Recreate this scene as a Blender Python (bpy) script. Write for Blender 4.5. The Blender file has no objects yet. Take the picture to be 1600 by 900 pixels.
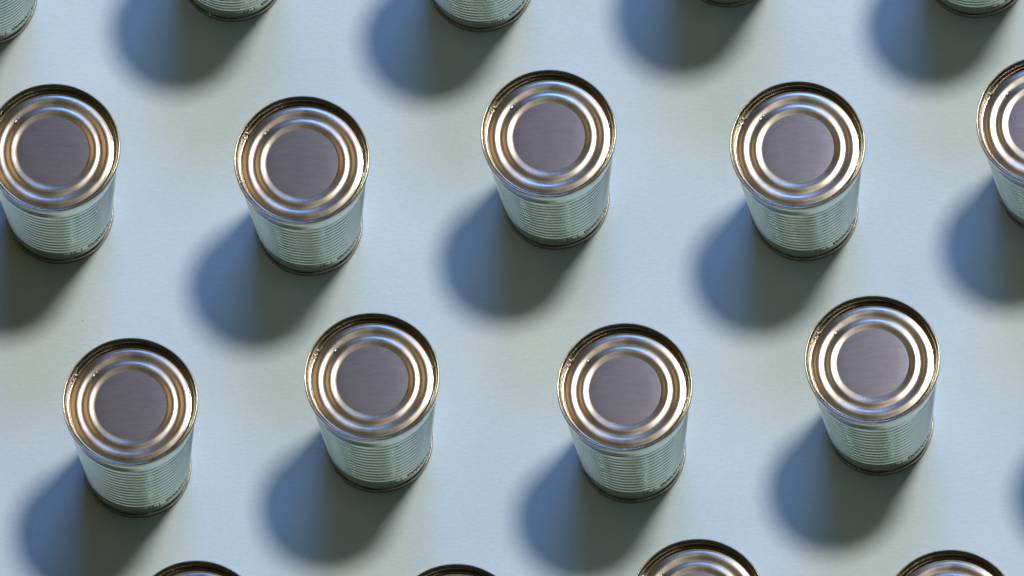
import bpy, bmesh, math, random
from mathutils import Vector, Matrix
random.seed(7)
scene = bpy.context.scene
COL = scene.collection

# ------------------------------------------------------------------ units
PX = 0.000345                     # metres per photograph pixel (lid = 73 mm)
ELEV = math.radians(70.5)         # camera looks down at this angle
ROLL = math.radians(6.5)
H_CAN = 316 * PX                  # can height

# ------------------------------------------------------------------ camera
fwd = Vector((0, math.cos(ELEV), -math.sin(ELEV)))
r0 = Vector((1, 0, 0))
u0 = Vector((0, math.sin(ELEV), math.cos(ELEV)))
RIGHT = (math.cos(ROLL) * r0 - math.sin(ROLL) * u0).normalized()
UP = (math.cos(ROLL) * u0 + math.sin(ROLL) * r0).normalized()
cam_data = bpy.data.cameras.new('camera')
cam_data.type = 'ORTHO'
cam_data.ortho_scale = 1600 * PX
cam_data.clip_start = 0.05
cam_data.clip_end = 100.0
cam = bpy.data.objects.new('camera', cam_data)
COL.objects.link(cam)
rot = Matrix((RIGHT, UP, -fwd)).transposed()
cam.matrix_world = Matrix.Translation(-fwd * 2.2) @ rot.to_4x4()
scene.camera = cam


def unproject(x, y, z=0.0):
    """photograph pixel -> point at height z"""
    p = RIGHT * ((x - 800) * PX) + UP * ((450 - y) * PX)
    t = (z - p.z) / fwd.z
    return p + fwd * t


def direction_from_shadow(dx, dy):
    """light direction that throws the lid's shadow dx,dy pixels from the base"""
    o = unproject(800, 450)
    d = unproject(800 + dx, 450 + dy) - o
    return Vector((-d.x, -d.y, H_CAN)).normalized()


# ------------------------------------------------------------------ light
world = bpy.data.worlds.new('World')
scene.world = world
world.use_nodes = True
bg = world.node_tree.nodes['Background']
bg.inputs['Color'].default_value = (0.052, 0.049, 0.024, 1)
bg.inputs['Strength'].default_value = 1.0


def area_lamp(name, direction, dist, size, power, colour, size_y=None, shape='DISK'):
    d = bpy.data.lights.new(name, 'AREA')
    d.shape = shape
    d.size = size
    if size_y:
        d.size_y = size_y
    d.energy = power
    d.color = colour
    o = bpy.data.objects.new(name, d)
    COL.objects.link(o)
    o.location = direction.normalized() * dist
    o.rotation_euler = (-direction).to_track_quat('-Z', 'Y').to_euler()
    return o


def az_el(az, el):
    a, e = math.radians(az), math.radians(el)
    return Vector((math.cos(a) * math.cos(e), math.sin(a) * math.cos(e), math.sin(e)))


area_lamp('key_lamp', direction_from_shadow(-80, 98), 8.0, 1.15, 458, (1.0, 0.965, 0.86))
area_lamp('window_lamp', az_el(77, 50), 8.0, 3.5, 258, (0.15, 0.40, 1.0), 2.8, 'ELLIPSE')
area_lamp('warm_lamp', az_el(131, 65), 8.0, 2.2, 12, (1.0, 0.66, 0.22))

scene.view_settings.view_transform = 'Standard'
scene.view_settings.look = 'None'
scene.view_settings.exposure = 0.0
scene.view_settings.gamma = 1.0
scene.view_settings.use_curve_mapping = False
scene.render.engine = 'CYCLES'
scene.cycles.use_denoising = True
scene.cycles.caustics_reflective = True
scene.cycles.blur_glossy = 0.3
scene.cycles.max_bounces = 10
scene.cycles.sample_clamp_indirect = 5.0


# ------------------------------------------------------------------ materials
def new_mat(name):
    m = bpy.data.materials.new(name)
    m.use_nodes = True
    nt = m.node_tree
    return m, nt, nt.nodes, nt.links, nt.nodes['Principled BSDF']


def node(nodes, kind, **kw):
    n = nodes.new(kind)
    for k, v in kw.items():
        setattr(n, k, v)
    return n


def mat_paper():
    m, nt, N, L, b = new_mat('pale_blue_paper')
    tc = node(N, 'ShaderNodeTexCoord')
    mp = node(N, 'ShaderNodeMapping')
    mp.inputs['Rotation'].default_value = (0, 0, math.radians(-14))
    mp.inputs['Scale'].default_value = (0.45, 1.0, 1.0)
    L.new(tc.outputs['Object'], mp.inputs['Vector'])
    fine = node(N, 'ShaderNodeTexNoise')
    fine.inputs['Scale'].default_value = 620
    fine.inputs['Detail'].default_value = 6
    fine.inputs['Roughness'].default_value = 0.65
    L.new(mp.outputs['Vector'], fine.inputs['Vector'])
    big = node(N, 'ShaderNodeTexNoise')
    big.inputs['Scale'].default_value = 11
    big.inputs['Detail'].default_value = 4
    L.new(tc.outputs['Object'], big.inputs['Vector'])
    ramp = node(N, 'ShaderNodeValToRGB')
    ramp.color_ramp.elements[0].position = 0.3
    ramp.color_ramp.elements[0].color = (0.545, 0.645, 0.70, 1)
    ramp.color_ramp.elements[1].position = 0.7
    ramp.color_ramp.elements[1].color = (0.625, 0.715, 0.77, 1)
    L.new(big.outputs['Fac'], ramp.inputs['Fac'])
    mix = node(N, 'ShaderNodeMix', data_type='RGBA', blend_type='MULTIPLY')
    mix.inputs['Factor'].default_value = 1.0
    r2 = node(N, 'ShaderNodeValToRGB')
    r2.color_ramp.elements[0].position = 0.3
    r2.color_ramp.elements[0].color = (0.93, 0.93, 0.93, 1)
    r2.color_ramp.elements[1].position = 0.68
    r2.color_ramp.elements[1].color = (1.0, 1.0, 1.0, 1)
    L.new(fine.outputs['Fac'], r2.inputs['Fac'])
    L.new(ramp.outputs['Color'], mix.inputs['A'])
    L.new(r2.outputs['Color'], mix.inputs['B'])
    # a few dark fibres / specks
    vor = node(N, 'ShaderNodeTexVoronoi')
    vor.inputs['Scale'].default_value = 26
    vor.inputs['Randomness'].default_value = 1
    L.new(tc.outputs['Object'], vor.inputs['Vector'])
    lt = node(N, 'ShaderNodeMath', operation='LESS_THAN')
    lt.inputs[1].default_value = 0.011
    L.new(vor.outputs['Distance'], lt.inputs[0])
    mix2 = node(N, 'ShaderNodeMix', data_type='RGBA')
    L.new(lt.outputs[0], mix2.inputs['Factor'])
    L.new(mix.outputs['Result'], mix2.inputs['A'])
    mix2.inputs['B'].default_value = (0.3, 0.36, 0.4, 1)
    L.new(mix2.outputs['Result'], b.inputs['Base Color'])
    b.inputs['Roughness'].default_value = 0.85
    b.inputs['Specular IOR Level'].default_value = 0.15
    bump = node(N, 'ShaderNodeBump')
    bump.inputs['Strength'].default_value = 0.42
    bump.inputs['Distance'].default_value = 0.0006
    L.new(fine.outputs['Fac'], bump.inputs['Height'])
    L.new(bump.outputs['Normal'], b.inputs['Normal'])
    return m


def mat_metal(name, colour, rough, scratch_scale=(60, 900, 60), scratch=0.12, var=0.08, dist=0.00004, dark=0.86):
    m, nt, N, L, b = new_mat(name)
    tc = node(N, 'ShaderNodeTexCoord')
    mp = node(N, 'ShaderNodeMapping')
    mp.inputs['Rotation'].default_value = (0, 0, math.radians(-8))
    mp.inputs['Scale'].default_value = scratch_scale
    L.new(tc.outputs['Object'], mp.inputs['Vector'])
    n1 = node(N, 'ShaderNodeTexNoise')
    n1.inputs['Scale'].default_value = 4.0
    n1.inputs['Detail'].default_value = 6
    n1.inputs['Roughness'].default_value = 0.7
    L.new(mp.outputs['Vector'], n1.inputs['Vector'])
    n2 = node(N, 'ShaderNodeTexNoise')
    n2.inputs['Scale'].default_value = 70
    n2.inputs['Detail'].default_value = 5
    L.new(tc.outputs['Object'], n2.inputs['Vector'])
    mr = node(N, 'ShaderNodeMapRange')
    mr.inputs['From Min'].default_value = 0.3
    mr.inputs['From Max'].default_value = 0.7
    mr.inputs['To Min'].default_value = rough - var * 0.6
    mr.inputs['To Max'].default_value = rough + var
    L.new(n2.outputs['Fac'], mr.inputs['Value'])
    L.new(mr.outputs['Result'], b.inputs['Roughness'])
    mx = node(N, 'ShaderNodeMix', data_type='RGBA')
    mx.inputs['A'].default_value = (*[c * dark for c in colour], 1)
    mx.inputs['B'].default_value = (*colour, 1)
    mr2 = node(N, 'ShaderNodeMapRange')
    mr2.inputs['From Min'].default_value = 0.35
    mr2.inputs['From Max'].default_value = 0.62
    L.new(n1.outputs['Fac'], mr2.inputs['Value'])
    L.new(mr2.outputs['Result'], mx.inputs['Factor'])
    L.new(mx.outputs['Result'], b.inputs['Base Color'])
    b.inputs['Metallic'].default_value = 1.0
    bump = node(N, 'ShaderNodeBump')
    bump.inputs['Strength'].default_value = scratch
    bump.inputs['Distance'].default_value = dist
    L.new(n1.outputs['Fac'], bump.inputs['Height'])
    L.new(bump.outputs['Normal'], b.inputs['Normal'])
    return m


def mat_ink():
    m, nt, N, L, b = new_mat('black_ink')
    tc = node(N, 'ShaderNodeTexCoord')
    n1 = node(N, 'ShaderNodeTexNoise')
    n1.inputs['Scale'].default_value = 900
    L.new(tc.outputs['Object'], n1.inputs['Vector'])
    r = node(N, 'ShaderNodeValToRGB')
    r.color_ramp.elements[0].color = (0.03, 0.035, 0.035, 1)
    r.color_ramp.elements[1].color = (0.09, 0.1, 0.1, 1)
    L.new(n1.outputs['Fac'], r.inputs['Fac'])
    L.new(r.outputs['Color'], b.inputs['Base Color'])
    b.inputs['Roughness'].default_value = 0.6
    return m


M_PAPER = mat_paper()
M_BODY = mat_metal('tinplate_body', (0.64, 0.70, 0.60), 0.23, (14, 14, 500), 0.05, 0.06, 0.00002)
M_LID = mat_metal('tinplate_lid', (0.51, 0.455, 0.42), 0.155, (60, 900, 60), 0.06, 0.03)
M_PANEL = mat_metal('brushed_tinplate', (0.55, 0.53, 0.69), 0.15, (45, 650, 60), 0.14, 0.0, 0.00004, 0.74)
M_SEAM = mat_metal('seam_steel', (0.47, 0.41, 0.36), 0.19, (60, 60, 60), 0.05, 0.06)
M_BASE = mat_metal('bronzed_seam', (0.33, 0.29, 0.25), 0.26, (60, 60, 60), 0.05, 0.06)
M_INK = mat_ink()
M_DROP = mat_metal('clear_bead', (0.85, 0.82, 0.78), 0.33, (60, 60, 60), 0.05, 0.04)


# ------------------------------------------------------------------ mesh helpers
def add_obj(name, mesh, mat, parent=None):
    o = bpy.data.objects.new(name, mesh)
    COL.objects.link(o)
    if mat and not mesh.materials:
        mesh.materials.append(mat)
    o.parent = parent
    return o


def lathe(name, prof, segs=128, cap_start=False, cap_end=False, wobble=None):
    """profile of (radius px, z px) turned round z"""
    verts, faces = [], []
    n = len(prof)
    for r, z in prof:
        for k in range(segs):
            a = 2 * math.pi * k / segs
            rr = r + (wobble(a, r, z) if wobble else 0)
            verts.append((rr * PX * math.cos(a), rr * PX * math.sin(a), z * PX))
    for i in range(n - 1):
        for k in range(segs):
            k2 = (k + 1) % segs
            faces.append((i * segs + k, i * segs + k2, (i + 1) * segs + k2, (i + 1) * segs + k))
    if cap_start:
        faces.append(tuple(reversed(range(segs))))
    if cap_end:
        faces.append(tuple((n - 1) * segs + k for k in range(segs)))
    me = bpy.data.meshes.new(name)
    me.from_pydata(verts, [], faces)
    me.polygons.foreach_set('use_smooth', [True] * len(me.polygons))
    me.update()
    return me


def smooth_profile(pts, sub=6):
    """Catmull-Rom through the control points"""
    out = []
    P = [pts[0]] + list(pts) + [pts[-1]]
    for i in range(1, len(P) - 2):
        p0, p1, p2, p3 = P[i - 1], P[i], P[i + 1], P[i + 2]
        for s in range(sub):
            t = s / sub
            q = []
            for c in range(2):
                q.append(0.5 * (2 * p1[c] + (p2[c] - p0[c]) * t + (2 * p0[c] - 5 * p1[c] + 4 * p2[c] - p3[c]) * t * t
                                + (3 * p1[c] - p0[c] - 3 * p2[c] + p3[c]) * t ** 3))
            out.append(tuple(q))
    out.append(tuple(pts[-1]))
    return out


HP = 316.0
R_TOP, R_BASE = 103.0, 80.8


def body_radius(z):
    return R_BASE + (R_TOP - R_BASE) * (z - 6) / (HP - 14)


# ------------------------------------------------------------------ table sheet
bm = bmesh.new()
bmesh.ops.create_grid(bm, x_segments=2, y_segments=2, size=1.6)
me = bpy.data.meshes.new('table_top')
bm.to_mesh(me)
bm.free()
table = add_obj('table_surface', me, M_PAPER)
table['kind'] = 'structure'
table['label'] = 'pale blue matte paper surface under the tin cans'

# ------------------------------------------------------------------ can meshes
# body: ribbed, tapering wall
RIB_Z0, RIB_Z1, N_RIB = 48.0, 262.0, 13


def wall_radius(z):
    """tapering wall with rounded ribs and narrow grooves between them"""
    r = body_radius(z)
    if RIB_Z0 <= z <= RIB_Z1:
        t = (z - RIB_Z0) / (RIB_Z1 - RIB_Z0) * N_RIB
        ease = min(1.0, t * 2, (N_RIB - t) * 2)
        r += 0.5 * ease - 3.2 * (abs(math.cos(math.pi * t)) ** 5.0) * (0.55 + 0.45 * ease)
    return r


prof = [(body_radius(5), 5), (body_radius(9), 9), (body_radius(30), 30), (body_radius(41), 41), (body_radius(43.5), 43.5)]
steps = N_RIB * 18
for i in range(steps + 1):
    z = RIB_Z0 + (RIB_Z1 - RIB_Z0) * i / steps
    prof.append((wall_radius(z), z))
prof += [(body_radius(264.5), 264.5), (body_radius(267), 267), (body_radius(285), 285), (body_radius(HP - 9), HP - 9), (body_radius(HP - 9) - 3, HP - 6)]
ME_BODY = lathe('body', prof, 160)
ME_BODY.materials.append(M_BODY)

# top double seam
seam = smooth_profile([(102.2, HP - 10.5), (104.6, HP - 10.2), (105.9, HP - 8.2), (106.3, HP - 4), (105.8, HP - 1.2),
                       (104.6, HP - 0.05), (103.2, HP - 0.8), (102.4, HP - 3.0), (101.7, HP - 7), (100.9, HP - 12), (99.9, HP - 17.5), (98.6, HP - 20.2)], 5)
ME_SEAM = lathe('top_seam', seam, 160, wobble=lambda a, r, z: 0.12 * math.sin(5 * a + 1) + 0.08 * math.sin(11 * a))
ME_SEAM.materials.append(M_SEAM)

# bottom double seam with the closed end
bseam = [(60, 3.0), (72, 3.0)] + smooth_profile([(78.5, 1.5), (80.5, 0.1), (82.4, 0.6), (83.5, 3), (84.0, 10), (83.8, 13.0),
                                                 (82.8, 14.4), (81.6, 13.8), (80.6, 11.0)], 5)
ME_BSEAM = lathe('bottom_seam', bseam, 160, cap_start=True)
ME_BSEAM.materials.append(M_BASE)

# lid: chuck wall, countersink, two beads
pts = [(98.6, HP - 20.2), (97.9, HP - 20.6), (97.0, HP - 20.4), (95.4, HP - 18.6)]
lidp = smooth_profile(pts, 5)


def bead(r_out, r_peak, r_in, z_out, z_peak, z_in, n=9):
    """a bead with nearly straight flanks, a round crest and soft feet"""
    out = []
    ease = lambda t: 0.1 * t + 0.9 * (0.5 - 0.5 * math.cos(math.pi * t))
    for i in range(1, n + 1):
        t = i / n
        out.append((r_out + (r_peak - r_out) * t, z_out + (z_peak - z_out) * ease(t)))
    for i in range(1, n + 1):
        t = i / n
        out.append((r_peak + (r_in - r_peak) * t, z_peak + (z_in - z_peak) * (ease(t) if z_in < HP - 18.52 else 0.5 * ease(t) + 0.5 * t)))
    return out


lidp += bead(95.4, 85.4, 75.4, HP - 18.6, HP - 17.92, HP - 18.55)
lidp += bead(75.4, 66.0, 57.0, HP - 18.55, HP - 17.92, HP - 18.5)
lidp += [(56.4, HP - 18.52)]
ME_LID = lathe('lid', lidp, 160)
ME_LID.materials.append(M_LID)
panel = [(56.4, HP - 18.52), (55.4, HP - 18.50), (52, HP - 18.46), (48, HP - 18.40), (40, HP - 18.325), (30, HP - 18.28), (20, HP - 18.245), (10, HP - 18.225), (0.5, HP - 18.22)]
ME_PANEL = lathe('centre_panel', panel, 160, cap_end=True)
ME_PANEL.materials.append(M_PANEL)

# dot-matrix date code low on the wall
FONT = {
    'A': ['01110', '10001', '10001', '11111', '10001', '10001', '10001'],
    'C': ['01110', '10001', '10000', '10000', '10000', '10001', '01110'],
    '1': ['00100', '01100', '00100', '00100', '00100', '00100', '01110'],
    '0': ['01110', '10001', '10011', '10101', '11001', '10001', '01110'],
    '7': ['11111', '00001', '00010', '00100', '01000', '01000', '01000'],
    ':': ['00000', '00100', '00100', '00000', '00100', '00100', '00000'],
}
TEXT = 'AC1 00000:07:77'
code_v, code_f = [], []
Z_CODE, DOT = 37.0, 3.0
A0 = math.radians(-83)


def dot(a, z):
    r = wall_radius(z) + 0.4
    c = Vector((r * math.cos(a), r * math.sin(a), z))
    t = Vector((-math.sin(a), math.cos(a), 0))
    k = (R_TOP - R_BASE) / (HP - 14)
    u = Vector((k * math.cos(a), k * math.sin(a), 1)).normalized()
    nrm = t.cross(u).normalized()
    base = len(code_v)
    rad = random.uniform(1.1, 1.4)
    for j in range(6):
        q = math.pi / 3 * j
        code_v.append(tuple((c + t * rad * math.cos(q) + u * rad * math.sin(q) + nrm * 0.0) * PX))
    code_v.append(tuple((c + nrm * 0.25) * PX))
    for j in range(6):
        code_f.append((base + j, base + (j + 1) % 6, base + 6))


ADV = math.radians(5.2)
for ci, ch in enumerate(TEXT):
    if ch == ' ':
        continue
    for row in range(7):
        for colm in range(5):
            if FONT[ch][row][colm] == '1' and random.random() < 0.93:
                dot(A0 + ci * ADV + colm * ADV / 6.2 + random.uniform(-.002, .002),
                    Z_CODE + (6 - row) * DOT + random.uniform(-.2, .2))
ME_CODE = bpy.data.meshes.new('printed_code')
ME_CODE.from_pydata(code_v, [], code_f)
ME_CODE.materials.append(M_INK)


# little beads of residue caught in the lid's grooves
def blob(name, size, seed):
    rnd = random.Random(seed)
    b = bmesh.new()
    bmesh.ops.create_icosphere(b, subdivisions=2, radius=1.0)
    for v in b.verts:
        k = 1 + rnd.uniform(-0.2, 0.2)
        v.co = Vector((v.co.x * size[0] * k, v.co.y * size[1] * k, v.co.z * size[2] * k)) * PX
    m = bpy.data.meshes.new(name)
    b.to_mesh(m)
    b.free()
    m.polygons.foreach_set('use_smooth', [True] * len(m.polygons))
    m.materials.append(M_DROP)
    return m


# pixel offsets from the lid centre, height below the rim, size, turn
DROPS = []
for (dx, dy, dz, size) in [(-57, -40, 17.0, (3.6, 2.0, 1.7)), (-53, -45, 17.2, (3.4, 1.5, 1.3)), (-89, -33, 19, (2.6, 2.0, 1.7)),
                           (-84, -40, 19.4, (2.6, 1.3, 1.1)), (94, -14, 18.8, (2.8, 1.5, 1.2)),
                           (-88, 50, 12.5, (3.0, 1.5, 1.2)), (-30, -83, 18.8, (1.8, 1.3, 1.1))]:
    p = unproject(800 + dx, 450 + dy, (HP - dz) * PX) - unproject(800, 450, HP * PX)
    ang = math.atan2(p.y, p.x)
    DROPS.append((Vector((p.x, p.y, (HP - dz) * PX)), ang + math.pi / 2, blob('residue_drop', size, len(DROPS))))

LABEL = 'unlabelled ribbed silver tin can standing upright with its lid closed on pale blue surface'
GROUP = 'tin cans standing in rows on the pale blue surface'


def make_can():
    root = bpy.data.objects.new('tin_can', None)
    COL.objects.link(root)
    root.empty_display_size = 0.02
    root['label'] = LABEL
    root['category'] = 'can'
    root['group'] = GROUP
    add_obj('body', ME_BODY, None, root)
    code = add_obj('printed_code', ME_CODE, None, root)
    code['label'] = 'black dotted date code printed low on the wall'
    add_obj('top_seam', ME_SEAM, None, root)
    add_obj('bottom_seam', ME_BSEAM, None, root)
    lid = add_obj('lid', ME_LID, None, root)
    add_obj('centre_panel', ME_PANEL, None, lid)
    for loc, ang, me in DROPS:
        d = add_obj('residue_drop', me, None, lid)
        d.location = loc
        d.rotation_euler = (0, 0, ang)
    return root


def copy_tree(o, parent=None):
    c = o.copy()
    COL.objects.link(c)
    c.parent = parent
    for ch in list(o.children):
        copy_tree(ch, c)
    return c


# lid centres in the photograph: (x, y of the lid's upper edge)
LIDS = [(-37, -209), (352, -248), (740, -232), (1126, -271), (1514, -254),
        (82, 130), (471.5, 149), (857, 108), (1246, 126), (1631, 87),
        (203.5, 527), (581, 488), (976, 504), (1363, 461), (1743, 470),
        (306, 875), (712, 880), (1090, 841), (1484, 858)]
proto = None
places = []
for x, ytop in LIDS:
    p = unproject(x, ytop + 100, H_CAN)
    places.append((p.x, p.y, 0))
proto = make_can()
cans = [proto] + [copy_tree(proto) for _ in places[1:]]
for c, p in zip(cans, places):
    c.location = p
